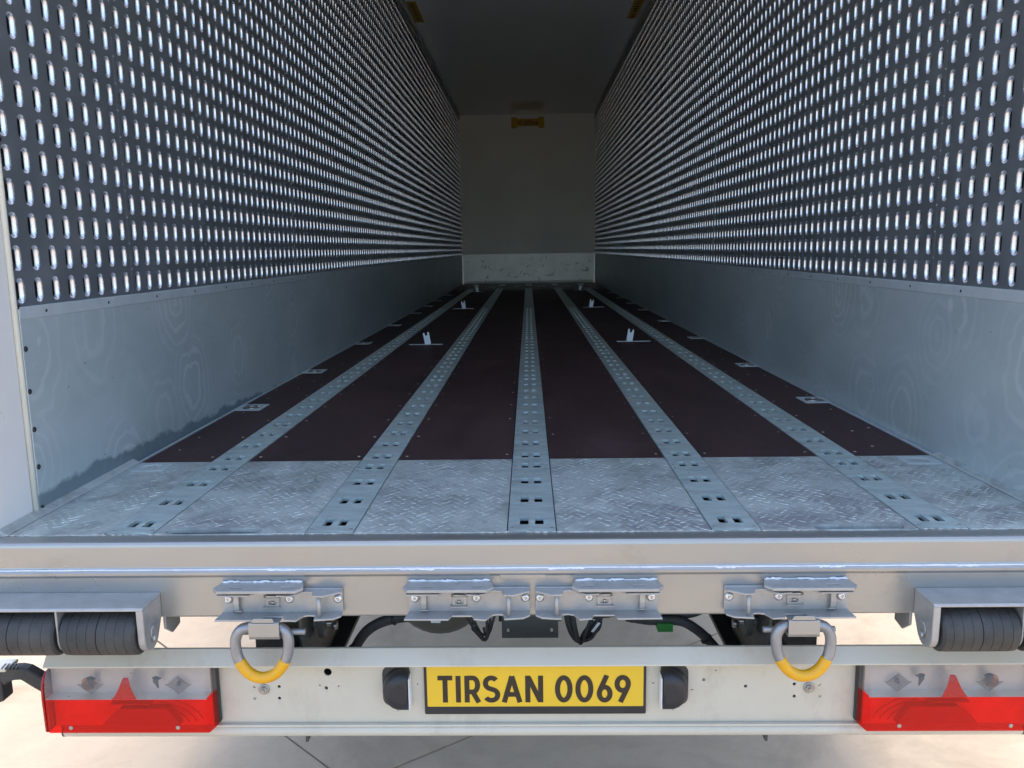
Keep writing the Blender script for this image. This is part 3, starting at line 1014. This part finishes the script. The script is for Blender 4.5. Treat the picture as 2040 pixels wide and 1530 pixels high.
# rubber arm marker lamp on the left end
def rubber_arm(s_):
    b = MB()
    path = [(1.150, -.392), (1.172, -.387), (1.200, -.368), (1.222, -.353), (1.234, -.350), (1.252, -.351), (1.270, -.354), (1.284, -.360)]
    hw = [.018, .018, .018, .0175, .0165, .0165, .0185, .024]
    rings = []
    for i, (x, z) in enumerate(path):
        a = path[max(0, i - 1)]; c_ = path[min(len(path) - 1, i + 1)]
        t = Vector((c_[0] - a[0], c_[1] - a[1])).normalized(); nn = Vector((-t.y, t.x))
        rings.append([(s_ * (x + nn.x * hw[i] * u), -.055 + v * .015, z + nn.y * hw[i] * u) for u, v in ((1, -.7), (.8, -1), (-.8, -1), (-1, -.7), (-1, .7), (-.8, 1), (.8, 1), (1, .7))])
    vs = [p for r_ in rings for p in r_]
    b.add(vs, [(i * 8 + q, i * 8 + (q + 1) % 8, (i + 1) * 8 + (q + 1) % 8, (i + 1) * 8 + q) for i in range(len(rings) - 1) for q in range(8)], 0, False)
    b.add(rings[0], [tuple(range(8))]); b.add(rings[-1], [tuple(range(8))])
    o = b.build('marker_lamp', 'black_rubber', T, bevel=.0025)
    b = MB()
    for q in range(5):
        x = 1.236 + q * .0085
        b.plate([(s_ * x, -.074), (s_ * (x + .0035), -.074), (s_ * (x + .0075), -.050), (s_ * (x + .004), -.050)], 'z', -.337, -.3325)
    b.build('grip_rib', 'black_rubber', o)
    b = MB(); b.box(s_ * 1.262, s_ * 1.345, -.075, -.022, -.343, -.3335)
    b.build('lamp_cap', 'cream_paint', o, bevel=.003)
    b = MB(); b.plate([(s_ * 1.278, -.42), (s_ * 1.292, -.425), (s_ * 1.345, -.42), (s_ * 1.345, -.3435), (s_ * 1.278, -.3435)], 'y', -.0705, -.03)
    b.build('lamp_body', 'black_plastic', o, bevel=.004)
    b = MB(); b.box(s_ * 1.293, s_ * 1.340, -.0745, -.0708, -.412, -.352)
    b.build('lamp_lens', 'tape_white', o, bevel=.002)
rubber_arm(-1)

# ------------------------------------------------------------------ roller buffers
def buffer(s_):
    def X(v): return s_ * v
    b = MB(); b.plate([(-.1350, -.1165), (-.2210, -.1165), (-.2250, -.1190), (-.2250, -.1230), (-.2200, -.1225), (-.1350, -.1225)], 'x', X(.8445), X(1.262))
    o = b.build('roller_buffer', 'bracket_steel', T, bevel=.0012)
    for xa, xb in ((.8450, .8610), (1.0335, 1.0385), (1.246, 1.262)):
        b = MB()
        ol = [(-.1350, -.1228), (-.2235, -.1228), (-.2240, -.185)] + [(-.188 + .036 * math.cos(R(a)), -.191 + .036 * math.sin(R(a))) for a in range(180, 331, 15)] + [(-.1350, -.172)]
        b.plate(ol, 'x', X(xa), X(xb))
        b.build('cheek_plate', 'bracket_steel', o, bevel=.0025)
    for xa, xb in ((.8650, 1.0300), (1.0420, 1.2430)):
        b = MB()
        n = 8
        prof = [(0, .0150), (0, .0440), (.004, .0485)]
        dw = (xb - xa) / n
        for i in range(n):
            g_ = .0012 if i == 3 else .0006
            d_ = .005 if i == 3 else .0009
            prof += [(i * dw + (dw * .03 if i else .006), .0500 if i else .0495), ((i + 1) * dw - g_, .0500)]
            if i < n - 1:
                prof += [((i + 1) * dw - g_ * .4, .0500 - d_), ((i + 1) * dw + g_ * .4, .0500 - d_)]
        prof = prof[:-1] + [(xb - xa - .004, .0490), (xb - xa, .0440), (xb - xa, .0150)]
        b.lathe((X(xa), -.186, -.1865), (s_, 0, 0), prof, 40, smooth=False)
        rr = b.build('rubber_roller', 'black_rubber', o)
    b = MB()
    b.lathe((X(.8448), -.182, -.1880), (-s_, 0, 0), [(0, .0165), (.0025, .0165), (.003, .0155)], 24)
    b.lathe((X(.8420), -.190, -.2000), (-s_, 0, 0), [(0, .0066), (.004, .0066), (.006, .0045)], 10)
    b.plate([(-.1700, -.1730), (-.1900, -.1730), (-.1900, -.1775), (-.1700, -.1760)], 'x', X(.8400), X(.8445))
    b.build('axle_bolt', 'bracket_steel', o)
    b = MB(); b.plate([(-.1340, -.1740), (-.06, -.1795), (-.06, -.225), (-.100, -.230), (-.1340, -.205)], 'x', X(.838), X(.844))
    b.build('gusset', 'bracket_steel', o, bevel=.001)
buffer(-1); buffer(1)

# ------------------------------------------------------------------ latch brackets on the sill
def bracket(x0, m, kind):
    def U(u): return x0 + m * u
    b = MB(); b.box(U(.0), U(.2725), -.1425, -.1355, -.1645, -.1075)
    o = b.build('latch_bracket', 'bracket_steel', T, bevel=.0008, seg=1)
    b = MB()
    b.plate([(U(u), y) for u, y in ((.0, -.1345), (-.008, -.170), (.004, -.187), (.178, -.187), (.193, -.170), (.184, -.1345))], 'z', -.1010, -.0940,
            holes=[stadium(U(.044), -.1680, .0145, .0033), stadium(U(.158), -.1680, .0145, .0033)])
    sh = b.build('shelf_plate', 'bracket_steel', o, bevel=.0012)
    for u in (.022, .092, .163):
        b = MB()
        n = 7
        pts = [(U(u - .021 + .042 * i / n), -.1385 + random.uniform(-.0015, .0015), -.0925 + random.uniform(-.001, .0015)) for i in range(n + 1)]
        b.tube(pts, [.0012] + [random.uniform(.0020, .0040) for _ in range(n - 1)] + [.0012], 7)
        b.build('weld_bead', 'weld_spray', sh)
    b = MB(); b.tube([(U(.005 + .175 * i / 14), -.1365, -.0935) for i in range(15)], [random.uniform(.0015, .0022) for _ in range(15)], 6)
    b.build('weld_bead', 'weld_spray', sh)
    b = MB()
    b.plate([(U(u), y) for u, y in ((.0, -.1420), (.0, -.176), (.070, -.176), (.084, -.160), (.128, -.160), (.134, -.176), (.160, -.180), (.172, -.174), (.184, -.160), (.196, -.156), (.210, -.160), (.2145, -.180), (.236, -.182), (.2725, -.160), (.2725, -.1420))], 'z', -.1125, -.1085)
    b.build('upper_flange', 'bracket_steel', o, bevel=.0008)
    b = MB()
    b.plate([(U(u), y) for u, y in ((.0, -.1420), (-.005, -.183), (.093, -.184), (.099, -.166), (.144, -.166), (.149, -.183), (.176, -.187), (.188, -.163), (.200, -.159), (.213, -.161), (.216, -.184), (.258, -.178), (.2725, -.164), (.2725, -.1420))], 'z', -.1665, -.1625)
    b.build('lower_flange', 'bracket_steel', o, bevel=.0008)
    b = MB(); b.lathe((U(.2255), -.1690, -.1655), (0, 0, 1), [(0, .0048), (.0535, .0048)], 14)
    b.build('hinge_pin', 'bracket_steel', o)
    for u in (.0150, .1530, .2625):
        b = MB()
        b.lathe((U(u), -.1425, -.1310), (0, -1, 0), [(0, .0102), (.0018, .0102), (.0050, .0084), (.0066, .0055), (.0066, .0028), (.0035, .0026), (.0035, .0001)], 18)
        b.build('button_bolt', 'bright_steel', o)
    # spring loop near the shelf end
    b = MB(); b.plate([(-.1425, -.1155), (-.150, -.1155), (-.1545, -.122), (-.1555, -.138), (-.1540, -.152), (-.151, -.158), (-.1485, -.157), (-.1515, -.150), (-.1525, -.138), (-.1515, -.124), (-.148, -.119), (-.1425, -.119)], 'x', U(.0300), U(.0415))
    b.build('spring_loop', 'bracket_steel', o, bevel=.0006)
    b = MB(); b.tube([(U(.0265), -.1500, -.1575), (U(.0450), -.1500, -.1575)], .0022, 8); b.build('loop_pin', 'screw_steel', o)
    # small latch in the middle
    b = MB()
    u0 = .098 + (.004 if kind else 0)
    b.plate([(U(u0), -.1490), (U(u0 + .004), -.1200), (U(u0 + .034), -.1200), (U(u0 + .032), -.1490)], 'y', -.1465, -.1428,
            holes=[rrect(min(U(u0 + .008), U(u0 + .026)), max(U(u0 + .008), U(u0 + .026)), -.1440, -.1340, .002, 2)])
    b.box(min(U(u0 - .003), U(u0 + .034)), max(U(u0 - .003), U(u0 + .034)), -.1530, -.1430, -.1500, -.1475)
    la = b.build('catch', 'bracket_steel', o, bevel=.0008)
    b = MB(); b.tube([(U(u0 + .000), -.1500, -.1225), (U(u0 + .012), -.1520, -.1215), (U(u0 + .024), -.1500, -.1225), (U(u0 + .036), -.1490, -.1235)], [.0032, .0042, .0036, .003], 8)
    b.build('catch_lever', 'screw_steel', la)
    b = MB(); b.dome((U(u0 + .016), -.1430, -.1400), (0, -1, 0), .0045, .0030, 8); b.build('rivet', 'screw_steel', la)
    return o
br = [bracket(-.7020, 1, 0), bracket(-.2815, 1, 0), bracket(.2755, -1, 1), bracket(.6955, -1, 1)]

# hanger tabs for the two lashing rings, and the rings themselves
def catmull(pts, k=5):
    n = len(pts); out = []
    for i in range(n):
        p0_, p1, p2, p3 = (Vector(pts[(i + j) % n]) for j in (-1, 0, 1, 2))
        for q in range(k):
            t = q / k
            out.append(.5 * ((2 * p1) + (p2 - p0_) * t + (2 * p0_ - 5 * p1 + 4 * p2 - p3) * t * t + (3 * p1 - p0_ - 3 * p2 + p3) * t * t * t))
    return out
base_path = [(-.6335, -.1850), (-.6530, -.1910), (-.6655, -.208), (-.6680, -.234), (-.6620, -.264), (-.642, -.2945), (-.612, -.3065), (-.580, -.2945), (-.5575, -.264), (-.5495, -.234), (-.5495, -.208), (-.560, -.1910), (-.577, -.1850), (-.604, -.1840)]
for s_, off in ((-1, 0), (1, -.016)):
    xc = -.596 if s_ < 0 else .5865
    b = MB()
    tw = .034
    b.plate([(-.1345, -.1670), (-.1870, -.1670), (-.1905, -.1690), (-.1910, -.1990), (-.1880, -.2060), (-.1560, -.2080), (-.1560, -.2050), (-.1860, -.2025), (-.1875, -.1980), (-.1870, -.1695), (-.1345, -.1692)], 'x', xc - tw, xc + tw)
    tab = b.build('ring_hanger', 'silver_paint', T, bevel=.0008)
    b = MB(); b.plate([(xc - .028, -.1670), (xc + .024, -.1670), (xc + .020, -.1570), (xc - .022, -.1570)], 'y', -.1900, -.1868)
    b.build('tab_tongue', 'silver_paint', tab, bevel=.001)
    b = MB(); b.lathe((xc - .078, -.1500, -.2060), (1, 0, 0), [(0, .0060), (.001, .0070), (.158, .0070), (.159, .0060)], 14)
    b.build('hanger_rod', 'ring_silver', tab)
    b = MB(); b.box(xc - tw - .012, xc + tw + .020, -.1340, -.1300, -.2400, -.1800)
    path = [((-x + off if s_ > 0 else x), z) for x, z in base_path]
    cp = catmull([(p[0], -.1705, p[1]) for p in path], 6)
    bot = [i for i, p in enumerate(cp) if p.z < -.2615]
    cx_ = sum(p.x for p in cp) / len(cp)
    th = empty('lashing_ring', (cx_, -.1705, FZ - .165), label=('silver lashing ring with yellow dipped lower half hanging beside the left tail lamp' if s_ < 0 else 'silver lashing ring with chipped yellow dipped lower half hanging near the right tail lamp'),
               category='lashing ring', group='lashing rings hanging under the rear sill')
    loc = Vector((cx_, -.1705, -.165))
    b = MB(); b.tube([p - loc for p in cp], .0121, 18, closed=True)
    b.build('ring_bar', 'ring_silver', th, z=0)
    b = MB(); pp = [cp[i] - loc for i in range(bot[0], bot[-1] + 1)]
    b.tube(pp, [.0123] + [.0129 + random.uniform(0, .0002) for _ in range(len(pp) - 2)] + [.0123], 18)
    b.build('dip_coating', 'dip_yellow', th, z=0)

# ------------------------------------------------------------------ chassis below the floor
for s_ in (-1, 1):
    def X(v): return s_ * v
    b = MB()
    b.plate([(X(.5230), -.4500), (X(.6600), -.4500), (X(.6600), -.4380), (X(.5960), -.4380), (X(.5960), -.0600), (X(.6600), -.0600), (X(.6600), -.0460), (X(.5230), -.0460), (X(.5230), -.0600), (X(.5870), -.0600), (X(.5870), -.4380), (X(.5230), -.4380)], 'y', .06, 12.5)
    bm_ = b.build('chassis_beam', 'chassis_grey', T)
    b = MB(); b.plate([(X(.562), -.0460), (X(.568), -.0460), (X(.568), -.56), (X(.562), -.56)], 'y', -.02, .34)
    b.build('gusset_plate', 'chassis_grey', bm_)
    b = MB(); b.plate([(X(.5690), -.298), (X(.6940), -.298), (X(.6940), -.55), (X(.5690), -.55)], 'y', .030, .038)
    b.build('end_plate', 'chassis_grey', bm_)
    b = MB(); b.plate([(.055, -.18), (.13, -.18), (.13, -.312), (.10, -.330), (.07, -.330), (.055, -.312)], 'x', X(.530), X(.545))
    b.build('bolt_lug', 'box_grey', bm_, bevel=.001)
    b = MB()
    b.lathe((X(.562), .095, -.3020), (-s_, 0, 0), [(0, .0150), (.003, .0150), (.0032, .0125), (.0150, .0125)], 6, smooth=False)
    b.lathe((X(.547), .095, -.3020), (-s_, 0, 0), [(0, .0075), (.030, .0075)], 12)
    b.lathe((X(.516), .095, -.3090), (-s_, 0, 0), [(0, .0100), (.012, .0100)], 12)
    b.build('clamp_bolt', 'screw_steel', bm_)
    # bumper carrier arm
    b = MB(); b.box(X(.600), X(.650), -.055, .10, -.47, -.30)
    b.build('bumper_arm', 'chassis_grey', bm_)
b = MB(); b.box(-.0825, .0618, .098, .104, -.3465, -.18)
bx = MB(); bx.plate([(-.0825, -.3465), (.0618, -.3465), (.0618, -.18), (-.0825, -.18)], 'y', .098, .104, holes=[stadium(-.0665, -.3265, .0032, .006), stadium(.0450, -.3265, .0032, .006)])
gb = bx.build('mounting_plate', 'box_grey', T, bevel=.0008)
b = MB(); b.box(-.090, .070, .106, .12, -.305, -.18); b.build('clamp_strip', 'black_plastic', gb)
b = MB(); b.lathe((-.325, .75, -.52), (0, 1, 0), [(0, .06), (.02, .13), (.06, .16), (.10, .172), (.55, .172), (.6, .16), (.65, .1)], 32)
b.build('air_tank', 'chassis_grey', T)

# wiring and hoses hanging below the sill
def cable(name, lab, runs, extra=None, r=.008):
    c0 = runs[0][0]
    th = empty(name, (c0[0], c0[1], FZ + c0[2]), label=lab, category='cable')
    o = Vector(c0)
    for path in runs:
        rr = path[-1] if isinstance(path[-1], float) else r
        pts = [Vector(p) for p in path if not isinstance(p, float)]
        # smooth the run
        sm = []
        for i in range(len(pts) - 1):
            a = pts[max(0, i - 1)]; b_ = pts[i]; c_ = pts[i + 1]; d = pts[min(len(pts) - 1, i + 2)]
            for q in range(6):
                t = q / 6
                sm.append(.5 * ((2 * b_) + (c_ - a) * t + (2 * a - 5 * b_ + 4 * c_ - d) * t * t + (3 * b_ - a - 3 * c_ + d) * t ** 3))
        sm.append(pts[-1])
        b = MB(); b.tube([p - o for p in sm], rr, 10)
        b.build('sheath', 'black_rubber', th, z=0)
    for e_ in (extra or []):
        b = MB()
        e_[1](b)
        for i, p in enumerate(b.v):
            b.v[i] = tuple(Vector(p) - o)
        b.build(e_[0], e_[2], th, z=0)
    return th
cable('corrugated_hose', 'thick black corrugated hose curving down behind the bumper left of the centre plate',
      [[(-.475, .10, -.40), (-.452, .10, -.355), (-.425, .10, -.322), (-.385, .10, -.300), (-.33, .10, -.288), (-.24, .11, -.286), .0135],
       [(-.40, .105, -.298), (-.33, .11, -.296), (-.26, .11, -.292), (-.2, .12, -.286), .006]],
      [('cable_tie', lambda b: b.lathe((-.462, .10, -.372), (-.4, 0, -1), [(0, .0165), (.006, .0165)], 12), 'black_plastic'),
       ('cable_tie', lambda b: b.lathe((-.362, .10, -.295), (1, 0, .3), [(0, .0160), (.006, .0160)], 12), 'black_plastic'),
       ('paper_tag', lambda b: b.box(-.262, -.238, .085, .095, -.298, -.290), 'tape_white')])
cable('cable_loop', 'tied loop of thin black cables hanging left of the dark mounting plate',
      [[(-.170, .11, -.280), (-.155, .10, -.300), (-.142, .10, -.325), (-.128, .10, -.352), (-.118, .10, -.340), (-.113, .10, -.310), (-.113, .11, -.28), .0038],
       [(-.180, .11, -.282), (-.160, .09, -.305), (-.140, .09, -.330), (-.124, .09, -.346), (-.120, .09, -.320), (-.122, .11, -.28), .0036],
       [(-.160, .11, -.280), (-.150, .105, -.310), (-.135, .105, -.338), (-.115, .10, -.332), (-.106, .10, -.305), (-.098, .11, -.28), .0036],
       [(-.150, .11, -.282), (-.158, .095, -.315), (-.150, .095, -.328), (-.130, .095, -.352), .0030]],
      [('cable_tie', lambda b: b.lathe((-.128, .10, -.330), (1, 0, .3), [(0, .0120), (.005, .0120)], 10), 'black_plastic')])
cable('cable_bundle', 'thick loop of black cables with a white tag right of the dark mounting plate',
      [[(.085, .11, -.28), (.092, .10, -.310), (.105, .10, -.345), (.122, .10, -.356), (.140, .10, -.335), (.158, .10, -.305), (.178, .11, -.283), .0052],
       [(.095, .11, -.28), (.102, .09, -.312), (.112, .09, -.345), (.128, .09, -.350), (.148, .09, -.340), (.158, .09, -.315), (.165, .11, -.28), .0048],
       [(.105, .11, -.282), (.135, .10, -.292), (.17, .10, -.290), (.22, .10, -.284), .0050],
       [(.090, .11, -.29), (.112, .095, -.352), (.128, .095, -.330), (.150, .095, -.300), .0050],
       [(.080, .115, -.28), (.086, .105, -.315), (.098, .105, -.345), (.114, .10, -.358), (.130, .10, -.350), (.165, .10, -.322), (.172, .11, -.28), .0050],
       [(.100, .10, -.28), (.108, .085, -.325), (.118, .085, -.356), (.135, .09, -.318), (.150, .10, -.28), .0042]],
      [('paper_tag', lambda b: b.plate([(.144, -.322), (.150, -.324), (.168, -.300), (.162, -.297)], 'y', .082, .083), 'tape_white')])
cable('connector_lead', 'black lead with a green connector running under the sill towards the right chassis beam',
      [[(.235, .10, -.290), (.29, .10, -.300), (.335, .10, -.300), (.375, .10, -.304), (.405, .10, -.320), (.435, .10, -.345), (.470, .10, -.385), .0125],
       [(.33, .12, -.298), (.40, .12, -.296), (.44, .13, -.286), .008]],
      [('connector_plug', lambda b: b.box(.312, .350, .078, .112, -.322, -.300), 'connector_green'),
       ('cable_tie', lambda b: b.lathe((.2450, .10, -.290), (1, 0, -.1), [(0, .0150), (.006, .0150)], 10), 'black_plastic'),
       ('cable_tie', lambda b: b.lathe((.4380, .10, -.350), (.6, 0, -.8), [(0, .0160), (.006, .0160)], 10), 'black_plastic')])
